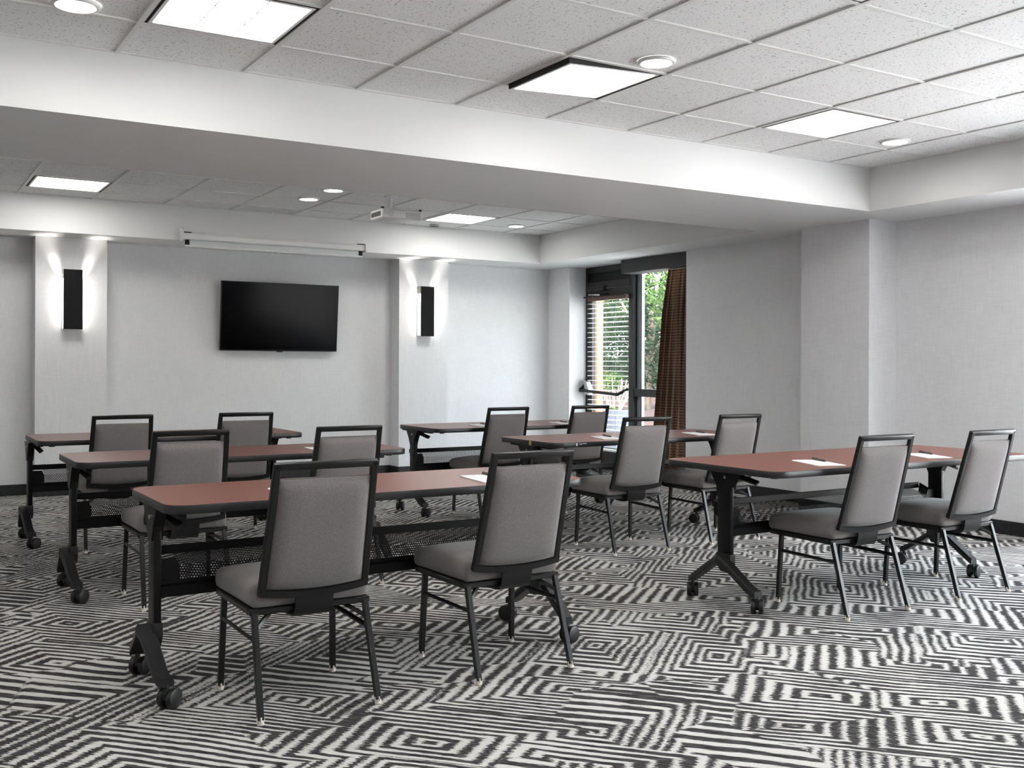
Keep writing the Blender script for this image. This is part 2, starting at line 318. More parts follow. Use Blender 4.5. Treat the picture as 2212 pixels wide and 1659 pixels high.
# suspended ceilings: slab, grid bars, tiles
def ceiling(name, x0, x1, y0, y1, gx, gy, lights, label):
    root = MB().box(x0, x1, y0, y1, CE + .12, CE + .3).build(name, M['paint'], smooth=False); struct(root, label)
    xs = [x0] + sorted(x for x in (gx + i * T for i in range(-20, 20)) if x0 + .03 < x < x1 - .03) + [x1]
    ys = [y0] + sorted(y for y in (gy + i * T for i in range(-20, 20)) if y0 + .03 < y < y1 - .03) + [y1]
    for x in xs[1:-1]: MB().box(x - .012, x + .012, y0, y1, CE, CE + .03, .001, 1).build('grid_bar', M['tbar'], root, False)
    for y in ys[1:-1]: MB().box(x0, x1, y - .012, y + .012, CE + .0015, CE + .03, .001, 1).build('grid_bar', M['tbar'], root, False)
    b = MB(); 
    for q in ((x0, x1, y0, y0 + .018), (x0, x1, y1 - .018, y1), (x0, x0 + .018, y0, y1), (x1 - .018, x1, y0, y1)): b.box(*q, CE + .001, CE + .03)
    b.build('wall_angle', M['tbar'], root, False)
    cache = {}
    for i in range(len(xs) - 1):
        for j in range(len(ys) - 1):
            cx, cy = (xs[i] + xs[i + 1]) / 2, (ys[j] + ys[j + 1]) / 2
            if any(abs(cx - lx) < .2 and abs(cy - ly) < .2 for lx, ly in lights): continue
            sx, sy = xs[i + 1] - xs[i] - .005, ys[j + 1] - ys[j] - .005; key = (round(sx, 3), round(sy, 3))
            if key not in cache: cache[key] = MB().box(-sx / 2, sx / 2, -sy / 2, sy / 2, 0, .016, .003, 1).mesh('tile', M['tile'], False)
            t = obj('tile', cache[key], root, (cx, cy, CE + .007 + random.uniform(-.001, .002)))
gxn, gyn, gxf, gyf = 3.3952, 4.6968, 1.022, 9.5361
near_l = [(gxn + (i + .5) * T, gyn - (j + .5) * T) for i in (-7, -4, -1, 2) for j in (0, 3, 6)]
far_l = [(gxf + (i + .5) * T, gyf - .5 * T) for i in (-6, 0, 6)] + [(gxf + (i + .5) * T, gyf - 3.5 * T) for i in (-6, 0, 6)][:0]
ceiling('ceiling', X0n, XN, Y0n, YB, gxn, gyn, near_l, 'near tray of speckled white ceiling tiles')
ceiling('ceiling.001', X0n, XFR, YFF, YFB, gxf, gyf, far_l, 'far tray of speckled white ceiling tiles beyond the beam')
# ceiling lights
cell = MB().box(-.083, .083, -.083, .083, -.004, .004, .003, 1).mesh('lens_cell', M['lens'])
cell_far = MB().box(-.083, .083, -.083, .083, -.004, .004, .003, 1).mesh('lens_cell', M['lens_far'])
def ceiling_light(x, y, label, tilt=0.0, cell=cell):
    t = thing('ceiling_light', label, 'ceiling light', (x, y, CE), 0, 'square ceiling panel lights')
    h = T / 2 - .014
    b = MB(); b.box(-h, h, -h, h, .075, .085)
    for q in ((-h, -h + .006, -h, h), (h - .006, h, -h, h), (-h, h, -h, -h + .006), (-h, h, h - .006, h)): b.box(*q, .004, .08)
    b.build('housing', M['dark_gap'], t, False)
    d = MB(); k = h - .013; kk = k - .016
    for q in ((-k, -kk, -k, k), (kk, k, -k, k), (-kk, kk, -k, -kk), (-kk, kk, kk, k)): d.box(*q, 0, .012, .002, 1)
    fr_ = d.build('door_frame', M['trimwhite'], t, False)
    g_ = MB()
    for q in ((-k - .004, -k, -k - .004, k + .004), (k, k + .004, -k - .004, k + .004), (-k, k, -k - .004, -k), (-k, k, k, k + .004)): g_.box(*q, .002, .036)
    g_.build('gap_shade', M['dark_gap'], fr_, False)  # black ring added as painted shade of the gap round the frame
    r = MB(); c1 = kk / 3
    for v in (-c1, c1): r.box(v - .003, v + .003, -kk, kk, .004, .010); r.box(-kk, kk, v - .003, v + .003, .004, .0105)
    r.build('lens_rib', M['trimwhite'], fr_, False)
    for i in (-1, 0, 1):
        for j in (-1, 0, 1):
            o = obj('lens_cell', cell, fr_, (i * 2 * c1, j * 2 * c1, .006)); o.scale = ((2 * c1 - .006) / .166, (2 * c1 - .006) / .166, 1)
    if tilt: fr_.location = (0, 0, -tilt / 2 + .004); fr_.rotation_euler = (0, math.asin(-tilt / (2 * k)), 0)
lab = {(-1, 0): 'square panel light with its left edge hanging loose, beside a round light', (2, 0): 'square panel light near the ceiling corner at upper right', (-4, 0): 'largest square panel light at the upper left of the ceiling', (-1, 3): 'square panel light cut by the top edge of the photo, above the loose panel light'}
k = 0
for i in (-7, -4, -1, 2):
    for j in (0, 3, 6):
        k += 1
        ceiling_light(gxn + (i + .5) * T, gyn - (j + .5) * T, lab.get((i, j), 'square panel light of the near ceiling, out of view, row %s column %s' % ('abcd'[j // 3], 'abcd'[(i + 7) // 3])), .028 if (i, j) == (-1, 0) else 0)
for (x, y), l_ in zip(far_l, ('square panel light of the far ceiling, out of view at far left', 'square panel light on the far ceiling above the left pilaster', 'square panel light on the far ceiling right of the projector')): ceiling_light(x, y, l_, 0, cell_far)
def downlight(x, y, label, r=.088):
    t = thing('downlight', label, 'downlight', (x, y, CE), 0, 'round recessed downlights')
    MB().lathe([(r * .84, .012), (r * .86, -.004), (r * .93, -.008), (r * 1.06, -.006), (r * 1.10, .001), (r * 1.08, .008)], 32).build('trim_ring', M['trimwhite'], t, ang=60)
    MB().cyl((0, 0, .004), (0, 0, .009), r * .87, seg=32).build('lens', M['down'], t)
for q in ((3.205, 3.94, 'round recessed downlight beside the loose panel light', .085), (5.653, 4.485, 'round recessed downlight at the right end of the near ceiling', .088), (.685, 4.60, 'round recessed downlight cut by the top left edge of the photo', .088),
          (3.247, 8.855, 'round recessed downlight left of the projector, the farther of two', .088), (3.258, 8.294, 'round recessed downlight left of the projector, the one touching the beam edge', .088), (5.723, 9.36, 'round recessed downlight at the far right end of the far ceiling', .088), (-1.6, 4.5, 'round recessed downlight out of view at far left', .088)): downlight(*q)
t = thing('sprinkler', 'small pale sprinkler cover on the far ceiling below the projector', 'sprinkler', (4.98, 9.80, CE))
MB().cyl((0, 0, -.012), (0, 0, .001), .045, seg=24, bev=.003).build('cover_plate', M['white'], t); MB().cyl((0, 0, -.012), (0, 0, .006), .050, .052, seg=24).build('escutcheon', M['grey'], t)
# ------------------------------------------------------------------ wall sconces
def sconce(x, label):
    t = thing('wall_sconce', label, 'wall light', (x, YP, 1.526), 0, 'black wall sconces on the pilasters'); H = .546; W = .081
    MB().box(-W, W, -.100, -.092, 0, H, .001, 1).build('front_panel', M['black'], t, False)
    MB().box(-W, W, -.092, -.002, H - .078, H, .001, 1).build('top_block', M['gun'], t, False)
    MB().box(-W, W, -.092, -.002, 0, .008, .001, 1).build('bottom_cap', M['steel'], t, False)
    MB().box(-W, W, -.010, 0, .0085, H - .0785).build('back_plate', M['trimwhite'], t, False)
    for s_ in (-1, 1): MB().box(s_ * (W - .023), s_ * (W - .028), -.0915, -.0105, .0085, H - .0785).build('diffuser', M['sconce_glow'], t, False)
def sconce_lamps(x):
    for s_ in (-1, 1):
        for z, e_ in ((.17, .5), (.36, .5)):
            l_ = bpy.data.lights.new('sconce_lamp', 'POINT'); l_.energy = SCONCE_W * e_; l_.shadow_soft_size = .008; l_.color = (1, .95, .88)
            o = bpy.data.objects.new('sconce_lamp', l_); C.objects.link(o); o.location = (x + s_ * .068, YP - .072, 1.526 + z)
def sconce_uplights(x):
    for s_ in (-1, 1):
        l_ = bpy.data.lights.new('sconce_uplight', 'SPOT'); l_.energy = 5.5; l_.spot_size = math.radians(110); l_.spot_blend = .5; l_.shadow_soft_size = .014; l_.color = (1, .95, .88)
        o = bpy.data.objects.new('sconce_uplight', l_); C.objects.link(o); o.location = (x + s_ * .067, YP - .060, 1.526 + .40); o.rotation_euler = (PI, math.radians(-18) * s_, 0)
sconce_uplights(1.510); sconce_uplights(5.115)
sconce_lamps(1.510); sconce_lamps(5.115)
sconce(1.510, 'tall black wall sconce on the left pilaster'); sconce(5.115, 'tall black wall sconce on the right pilaster, nearer the door')
# ------------------------------------------------------------------ television
t = thing('television', 'large black wall-mounted television, switched off and tipped downwards', 'television', (3.535, 10.455, 1.70)); t.rotation_euler = (math.radians(5.2), 0, 0)
MB().box(-.622, .622, -.016, .022, -.352, .352, .004, 2).build('case', M['tvcase'], t)
MB().box(-.614, .614, -.018, -.0165, -.338, .346).build('screen', M['screen'], t, False)
MB().box(-.03, .03, -.012, .006, -.362, -.352, .002, 1).build('sensor_bump', M['tvcase'], t)
MB().box(-.26, .26, .022, .048, -.2, .2, .004, 1).box(-.2, -.16, .048, .07, -.16, .16).box(.16, .2, .048, .07, -.16, .16).build('wall_mount', M['black'], t)
# ------------------------------------------------------------------ projection screen on the soffit face
t = thing('projection_screen', 'rolled-up white projection screen mounted above the television', 'projection screen', (3.31, YFB, 2.31))
b = MB(); L_ = .905
b.prism([(-.002, .062), (-.068, .062), (-.076, .070), (-.078, .105), (-.066, .124), (-.002, .128)], -L_, L_, 'x').build('case', M['white'], t)
MB().box(-L_ + .06, L_ - .06, -.046, -.040, .010, .0615).build('fabric_roll', M['offwhite'], t)
MB().cyl((-L_ + .02, -.043, .004), (L_ - .02, -.043, .004), .012, seg=12).build('bottom_bar', M['white'], t)
for s_ in (-1, 1):
    MB().box(s_ * (L_ - .018), s_ * (L_ - .058), -.048, -.038, .014, .0615).build('fabric_border', M['black'], t, False)
    MB().prism([(-.001, .050), (-.080, .052), (-.088, .066), (-.090, .112), (-.076, .134), (-.001, .138)], s_ * L_, s_ * (L_ + .016), 'x').build('end_cap', M['white'], t)
    MB().box(s_ * (L_ - .005), s_ * (L_ - .075), -.070, -.03, .1275, .133, .001, 1).build('label_clip', M['black'], t, False)
MB().tube([(-L_ - .01 + .012 * math.cos(a), -.05, .145 + .03 * math.sin(a)) for a in [PI * i / 8 for i in range(9)]], .003, 6).build('hanging_loop', M['steel'], t)
MB().tube([(-.02 + .042 * math.cos(a), -.047, -.022 + .022 * math.sin(a)) for a in [2 * PI * i / 20 for i in range(20)]], .0055, 6, True).build('pull_ring', M['white'], t)
# ------------------------------------------------------------------ projector
t = thing('projector', 'white projector hanging from the far ceiling on a short pole', 'projector', (3.86, 8.33, 2.475))
bd = MB().box(-.195, .195, -.13, .13, 0, .085, .018, 3).build('body', M['white'], t)
MB().box(-.1975, -.1945, -.10, .10, .022, .062, .001, 1).build('side_vent', M['vent'], bd, False)
MB().cyl((-.11, -.1325, .045), (-.11, -.128, .045), .031, seg=28, bev=.001).build('speaker_grille', M['grey'], bd)
MB().box(.03, .165, -.133, -.1285, .012, .062, .001, 1).build('rear_panel', M['grey'], bd, False)
MB().box(-.15, -.02, -.09, .10, -.0015, .004, .001, 1).build('lamp_cover', M['offwhite'], bd, False)
for px in (-.178, .18): MB().cyl((px, -.10, .083), (px, -.10, .098), .013, seg=14).build('foot', M['black'], t)
MB().cyl((-.06, 0, .085), (-.06, 0, .2), .017, seg=16).build('mount_pole', M['white'], t); MB().cyl((-.06, 0, .196), (-.06, 0, CE - 2.475 + .004), .055, .06, seg=24).build('ceiling_plate', M['white'], t)
MB().box(-.12, 0, -.05, .05, .084, .096, .003, 1).build('mount_plate', M['white'], t)
for s_ in (-1, 1):
    pts = [(-.06 + s_ * (.030 + .004 * math.cos(a)), .004 * math.sin(a), .09 + .108 * i / 72) for i, a in ((i, i * PI / 4.5) for i in range(73))]
    MB().tube(pts, .0025, 5).build('coiled_cable', M['white'], t)
# ------------------------------------------------------------------ door, sidelight, blind, valance, curtain
M_Y = 9.19   # mullion between door and sidelight
d = struct(MB().box(XG, XG + .07, M_Y + .006, DY1, 2.30, SOF).build('door_1', M['bronze'], smooth=False), 'dark bronze glass exit door with a blind, beside the curtain')
MB().box(XG + .02, XG + .05, M_Y + .03, DY1 - .05, 2.19, 2.30).build('transom_panel', M['black'], d, False)
MB().box(XG, XG + .07, DY1 - .05, DY1, .0, 2.30).build('jamb', M['bronze'], d, False)
MB().box(XG - .01, XG + .07, M_Y + .03, DY1 - .05, 2.11, 2.19, .003, 1).build('header_bar', M['bronze'], d, False)
MB().box(XG, XG + .05, M_Y + .035, DY1 - .055, 1.995, 2.105).build('top_rail', M['bronze'], d, False)
MB().box(XG, XG + .05, M_Y + .035, DY1 - .055, .01, .262).build('bottom_rail', M['bronze'], d, False)
for y0, y1 in ((M_Y + .035, M_Y + .075), (DY1 - .13, DY1 - .055)): MB().box(XG, XG + .05, y0, y1, .262, 1.995).build('stile', M['bronze'], d, False)
MB().box(XG + .03, XG + .036, M_Y + .075, DY1 - .13, .262, 1.995).build('glass_pane', M['glass_dim'], d, False)
MB().box(XG - .02, XG + .09, M_Y + .03, DY1 - .05, 0, .012).build('threshold', M['steel'], d, False)
cl = MB().box(XG - .055, XG - .012, DY1 - .42, DY1 - .07, 2.075, 2.135, .006, 2).build('closer', M['bronze'], d)
MB().bar((XG - .035, DY1 - .10, 2.045), (XG - .10, DY1 - .42, 2.025), .02, .008).build('closer_arm', M['steel'], cl)
MB().bar((XG - .10, DY1 - .42, 2.025), (XG - .03, DY1 - .50, 2.035), .02, .008).build('closer_link', M['black'], cl)
pb = MB().bar((XG - .09, DY1 - .01, .918), (XG - .09, M_Y + .16, .885), .022, .034).build('panic_bar', M['gun'], d)
MB().prism([(DY1 - .05, .87), (DY1 - .13, .87), (DY1 - .16, .90), (DY1 - .11, 1.02), (DY1 - .06, 1.05)], XG - .065, XG - .002, 'x').build('latch_case', M['steel'], pb, False)
MB().bar((XG - .09, DY1 - .012, .92), (XG - .03, DY1 - .06, 1.0), .024, .03).build('end_bracket', M['black'], pb)
MB().bar((XG - .09, M_Y + .16, .885), (XG - .02, M_Y + .06, .95), .026, .03).build('end_bracket', M['black'], pb)
w1 = struct(MB().box(XG - .01, XG + .075, M_Y - .028, M_Y + .028, 0, SOF).build('window_1', M['bronze'], smooth=False), 'tall narrow sidelight window between door and curtain')
MB().box(XG - .005, XG + .06, DY0, M_Y - .028, .868, .952).build('mid_rail', M['bronze'], w1, False)
MB().box(XG, XG + .06, DY0, M_Y - .028, SOF - .05, SOF).build('head_rail', M['bronze'], w1, False)
MB().box(XG, XG + .06, DY0, M_Y - .028, 0, .09).build('sill_rail', M['bronze'], w1, False)
for z0, z1 in ((.09, .868), (.952, SOF - .05)): 
    MB().box(XG + .03, XG + .036, DY0, M_Y - .028, z0, z1).build('glass_pane', M['glass_dim'], w1, False)
    MB().box(XG + .038, XG + .072, M_Y - .118, M_Y - .030, z0 + .002, z1 - .002).build('outer_jamb', M['jamb'], w1, False)
    MB().box(XG + .026, XG + .0295, M_Y - .122, M_Y - .110, z0 + .002, z1 - .002).build('glazing_bead', M['gun'], w1, False)
# second window, in the near part of the right wall
w2 = MB()
for q in ((WY0, WY0 + .05, WZ0, WZ1), (WY1 - .05, WY1, WZ0, WZ1), (WY0, WY1, WZ0, WZ0 + .05), (WY0, WY1, WZ1 - .05, WZ1), *[(WY0 + (WY1 - WY0) * k_ / 4 - .025, WY0 + (WY1 - WY0) * k_ / 4 + .025, WZ0, WZ1) for k_ in (1, 2, 3)]): w2.box(XG, XG + .06, *q)
w2 = struct(w2.build('window_2', M['bronze'], smooth=False)); wq = (WY1 - WY0) / 4
for a_, b_ in [(WY0 + wq * k_ + .026, WY0 + wq * (k_ + 1) - .026) for k_ in range(4)]: MB().box(XG + .03, XG + .036, max(a_, WY0 + .05), min(b_, WY1 - .05), WZ0 + .05, WZ1 - .05).build('glass_pane', M['glass'], w2, False)
# venetian blind on the door
t = thing('venetian_blind', 'open white venetian blind hanging on the glass exit door', 'blind', (XG - .034, 0, 0)); y0, y1 = M_Y + .045, DY1 - .10
MB().box(-.028, .024, y0, y1 - .02, 1.965, 2.01, .003, 1).build('head_rail', M['slat_rail'], t)
MB().bar((-.034, y0 + .01, 2.012), (-.034, y1 + .04, 2.012), .014, .02).build('head_trim', M['bronze'], t)
sm = MB().strip([(-.022, -.0035), (-.008, .0030), (.008, .0030), (.022, -.0035)], -(y1 - y0) / 2 + .01, (y1 - y0) / 2 - .01, .003).mesh('slat', M['slat'])
nz = 31
for i in range(nz):
    o = obj('slat', sm, t, (0, (y0 + y1) / 2, 1.935 - i * .0562)); o.rotation_euler = (0, math.radians(-13), PI / 2)
    o.rotation_euler = Matrix.Rotation(math.radians(16), 3, 'Y').to_4x4().to_3x3().to_4x4().to_euler() if False else (math.radians(0), 0, PI / 2)
MB().box(-.02, .02, y0 + .01, y1 - .01, .225, .243, .003, 1).build('bottom_rail', M['slat'], t)
for y in (y0 + .2, (y0 + y1) / 2, y1 - .16): MB().cyl((-.023, y, .24), (-.023, y, 1.97), .0018, seg=6).build('cord', M['cord'], t)
# valance and curtain
t = MB().box(6.925, 7.145, DY0 + .001, 9.115, 2.222, SOF - .001, .003, 1).build('valance', M['valance'], smooth=False); t['label'] = 'charcoal boxed valance above the curtain'; t['category'] = 'valance'
def shp(a): q = math.sin(a); return math.copysign(abs(q) ** .7, q)
def curtain():
    b = bmesh.new(); nu, nv = 150, 36; V = []; th = .0012
    for j in range(nv + 1):
        v = j / nv; z = 2.218 - v * (2.218 - .02); wl = .43 + .29 * v; row = []
        for i in range(nu + 1):
            u = i / nu; pinch = .35 + .65 * min(1, v * 5)
            f_ = (shp(u * 2 * PI * 6.5 + .5 * math.sin(v * 3 + u * 4)) + .22 * math.sin(u * 2 * PI * 14 + 1.3 + v * 2)) * .066 * pinch
            y = DY0 + .012 + wl * u + .020 * math.sin(u * 4 * PI * 6.5 + .9) * pinch
            row.append(b.verts.new((7.035 + f_, y, z)))
        V.append(row)
    for j in range(nv):
        for i in range(nu): b.faces.new((V[j][i], V[j][i + 1], V[j + 1][i + 1], V[j + 1][i]))
    g_ = bmesh.ops.solidify(b, geom=b.faces[:], thickness=th)
    mb = MB(); mb.b.free(); mb.b = b; return mb
t = curtain().build('curtain', M['curtain']); t['label'] = 'brown curtain with thin dark horizontal stripes, drawn to the right of the sidelight'; t['category'] = 'curtain'
# ------------------------------------------------------------------ chairs
def cushion(x0, x1, y0, y1, z0, z1, dome_t, dome_b, r, nx=14, ny=14, axis=None):
    """soft rounded slab"""
    b = MB(); b.box(x0, x1, y0, y1, z0, z1, r, 3); bm = b.b
    bmesh.ops.subdivide_edges(bm, edges=[e for e in bm.edges if e.calc_length() > .12], cuts=9, use_grid_fill=True)
    cx, cy, hx, hy = (x0 + x1) / 2, (y0 + y1) / 2, (x1 - x0) / 2, (y1 - y0) / 2
    for v in bm.verts:
        u, w_ = (v.co.x - cx) / hx, (v.co.y - cy) / hy; q = max(0, 1 - u ** 4) * max(0, 1 - w_ ** 4)
        k_ = (v.co.z - z0) / (z1 - z0)
        v.co.z += q * (dome_t * k_ - dome_b * (1 - k_))
    return b
def make_chair(label):
    t = thing('conference_chair', label, 'chair', (0, 0, 0), 0, 'taupe conference chairs at the tables')
    for s_ in (-1, 1):
        l1 = MB().bar((s_ * .213, 0, .016), (s_ * .204, .104, .355), .021, ref=(0, 1, 0)).build('leg', M['gun'], t)
        MB().cyl((s_ * .213, -.0012, 0), (s_ * .213, .001, .012), .0125, .0125, seg=12, bev=.002).cyl((s_ * .213, .0005, .012), (s_ * .2125, .004, .026), .0145, .0145, seg=4).build('foot_glide', M['glide'], l1)
        l2 = MB().bar((s_ * .220, .455, .016), (s_ * .211, .440, .355), .021).build('leg', M['gun'], t)
        MB().cyl((s_ * .220, .455, 0), (s_ * .220, .455, .012), .0125, seg=12, bev=.002).cyl((s_ * .220, .455, .012), (s_ * .220, .455, .026), .0145, seg=4).build('foot_glide', M['glide'], l2)
        MB().bar((s_ * .215, .447, .268), (s_ * .207, .080, .262), .013, .018).build('stretcher', M['gun'], t)
        MB().bar((s_ * .204, .088, .298), (s_ * .125, .150, .349), .016, .012).build('brace', M['gun'], t)
    fr_ = MB(); fr_.box(-.222, .222, .098, .120, .345, .367, .003, 1).box(-.222, .222, .495, .515, .345, .367, .003, 1).box(-.222, -.200, .12, .495, .345, .367, .003, 1).box(.200, .222, .12, .495, .345, .367, .003, 1).box(-.2, .2, .12, .495, .360, .3665)
    fr_.build('seat_frame', M['gun'], t)
    cs = cushion(-.222, .222, .092, .535, .367, .452, .016, 0, .026)
    for v in cs.b.verts:
        k_ = (v.co.y - .092) / .443; v.co.z += -.012 * max(0, k_ - .75) * 4 * (1 if v.co.z > .42 else .2); v.co.x *= .985 + .03 * k_
    cs.build('seat', M['fabric'], t, ang=60)
    # back: built upright (z up the back), then leaned
    lean = Matrix.Translation((0, .077, .418)) @ Matrix.Rotation(math.atan2(.127, .462), 4, 'X')
    H = .479; wb, wt = .201, .187
    b = MB(); bw, bd_ = .026, .022
    nseg = 12
    def sag(u): return -.016 * (1 - u * u), -.010 * (1 - u * u)      # bottom rail bows down and outwards
    path_out = [(-wt, H), (wt, H), (wb, 0)]
    b.bar((-wb + bw / 2, 0, bw / 2), (-wt + bw / 2, 0, H - .004), bw, bd_, (0, 1, 0), .004); b.bar((wb - bw / 2, 0, bw / 2), (wt - bw / 2, 0, H - .004), bw, bd_, (0, 1, 0), .004)
    b.box(-wt, wt, -bd_ / 2, bd_ / 2, H - bw, H, .005, 2)
    P_ = [(-wb + .001 + (2 * wb - .002) * i / nseg) for i in range(nseg + 1)]
    rings = []
    for x in P_:
        dz, dy = sag(x / wb); rings.append([b.b.verts.new((x, yy + dy, zz + dz)) for yy, zz in ((-bd_ / 2, 0), (bd_ / 2, 0), (bd_ / 2, bw), (-bd_ / 2, bw))])
    fs = []
    for A, B in zip(rings, rings[1:]):
        for j in range(4): fs.append(b.b.faces.new((A[j], A[(j + 1) % 4], B[(j + 1) % 4], B[j])))
    fs += [b.b.faces.new(rings[0]), b.b.faces.new(rings[-1])]; bmesh.ops.recalc_face_normals(b.b, faces=fs)
    bmesh.ops.transform(b.b, matrix=lean, verts=b.b.verts); b.build('back_frame', M['gun'], t)
    def pad(y0, y1, dt, db, z1, name, parent):
        c = cushion(-.5, .5, 0, 1, 0, 1, 0, 0, .0)
        c.b.free(); c = MB(); c.box(-1, 1, -1, 1, -1, 1, .0)
        bmesh.ops.subdivide_edges(c.b, edges=c.b.edges[:], cuts=11, use_grid_fill=True)
        zb = bw - .004
        for v in c.b.verts:
            u, w_, d_ = v.co.x, v.co.z, v.co.y
            k_ = (w_ + 1) / 2; zz = zb + (z1 - zb) * k_; hw = (wb + (wt - wb) * zz / H) - bw + .003
            if k_ < .12: zz += -.014 * (1 - u * u) * (1 - k_ / .12)
            q = (1 - abs(u) ** 5) * (1 - abs(w_) ** 6)
            rnd = .35 + .65 * (max(0, 1 - max(abs(u), abs(w_)) ** 14))
            yy = (y1 * rnd + dt * q) if d_ > .99 else ((y0 * rnd - db * q) if d_ < -.99 else (y0 + (y1 - y0) * (d_ + 1) / 2) * .42)
            v.co = Vector((u * hw, yy, zz))
        bmesh.ops.transform(c.b, matrix=lean, verts=c.b.verts); return c.build(name, M['fabric'], parent, ang=70)
    pd = pad(-.014, .022, .020, .012, H - .062, 'backrest', t)
    sg = MB().tube([lean @ Vector((x * .168, .004 + .003 * (1 - x * x), H - .0615)) for x in [-1 + i / 6 for i in range(13)]], .003, 6).build('piping', M['fabric'], pd)
    MB().strip([(.0655, .416), (.066, .405), (.069, .38), (.075, .350), (.090, .332), (.12, .326), (.19, .326), (.24, .340)], -.069, .069, .007).build('back_bracket', M['gun'], t, ang=50)
    return t
chairs = [ # x, y, yaw, label
 (1.302, 3.41, .0, 'taupe conference chair nearest the camera, at the left end of the nearest table'),
 (2.140, 3.415, .02, 'taupe conference chair at the right end of the nearest left table'),
 (4.125, 3.36, -.03, 'light-catching taupe chair at the left end of the right front table'),
 (4.945, 3.35, .0, 'light-catching taupe chair at far right, right end of the right front table'),
 (1.318, 5.28, .0, 'taupe chair at the left end of the second left table'),
 (2.150, 5.27, .0, 'taupe chair at the right end of the second left table, seen behind the nearest chair'),
 (4.185, 5.27, -.05, 'taupe chair at the left end of the second right table, in front of the sidelight'),
 (4.995, 5.27, -.02, 'taupe chair at the right end of the second right table, against the papered right wall'),
 (1.338, 7.08, .0, 'dark taupe chair at the left end of the rearmost left table, below the left pilaster'),
 (2.140, 7.08, .0, 'dark taupe chair at the right end of the rearmost left table, below the television'),
 (4.200, 7.02, .0, 'dark taupe chair at the left end of the rearmost right table'),
 (4.990, 7.02, .0, 'dark taupe chair at right end of rearmost right table, before the exit door')]
c0 = make_chair(chairs[0][3]); c0.location = (chairs[0][0], chairs[0][1], 0); c0.rotation_euler = (0, 0, chairs[0][2])
for x, y, a, l_ in chairs[1:]: dup(c0, (x, y, 0), a, l_)
# ------------------------------------------------------------------ tables
def rrect(hx, hy, r, seg=6):
    out = []
    for cx, cy, a0 in ((hx - r, hy - r, 0), (-hx + r, hy - r, PI / 2), (-hx + r, -hy + r, PI), (hx - r, -hy + r, 1.5 * PI)):
        out += [(cx + r * math.cos(a0 + PI / 2 * i / seg), cy + r * math.sin(a0 + PI / 2 * i / seg)) for i in range(seg + 1)]
    return out
def perf_sheet(x0, x1, A, B, p=.0105, r=.0034):
    """perforated sheet between the (y,z) lines A and B: real hexagonal holes"""
    A, B = Vector(A), Vector(B); L = (B - A).length; d = (B - A) / L; V, Fc = [], []
    rows = max(1, int(L / (p * .866))); sy = L / rows; cols = int((x1 - x0) / p); R_ = p / math.sqrt(3) * 1.0
    for j in range(rows):
        for i in range(cols):
            cx = x0 + (i + .5 + (.5 if j % 2 else 0)) * p; cv = (j + .5) * sy; k0 = len(V)
            for rad in (R_ * 1.002, r):
                for q in range(6):
                    a = PI / 6 + q * PI / 3; yz = A + d * (cv + rad * math.sin(a)); V.append((cx + rad * math.cos(a), yz.x, yz.y))
            for q in range(6): Fc.append((k0 + q, k0 + (q + 1) % 6, k0 + 6 + (q + 1) % 6, k0 + 6 + q))
    return V, Fc
HX = .835
V1, F1 = perf_sheet(-HX + .085, HX - .085, (.108, .487), (.003, .459)); V2, F2 = perf_sheet(-HX + .07, HX - .07, (0, .460), (0, .404))
pm = bpy.data.meshes.new('perforated_panel'); pm.from_pydata(V1 + V2, [], F1 + [tuple(i + len(V1) for i in f_) for f_ in F2]); pm.materials.append(M['black'])
cb = MB()
for g_ in (-1, 1): cb.cyl((g_ * .008, .018, .0365), (g_ * .030, .018, .0365), .0365, seg=24, bev=.005).cyl((g_ * .0302, .018, .0365), (g_ * .0306, .018, .0365), .006, seg=10)
cb.cyl((-.008, .018, .0365), (.008, .018, .0365), .022, seg=16).cyl((0, 0, .04), (0, 0, .088), .010, seg=12).prism([(-.012, .0365), (.02, .02), (.034, .04), (.03, .066), (-.014, .074)], -.0078, .0078, 'x')
caster_mesh = cb.mesh('caster', M['plastic'])
CAST = {(-1, -1): -.85, (1, -1): -1.3, (-1, 1): -.7, (1, 1): .5}
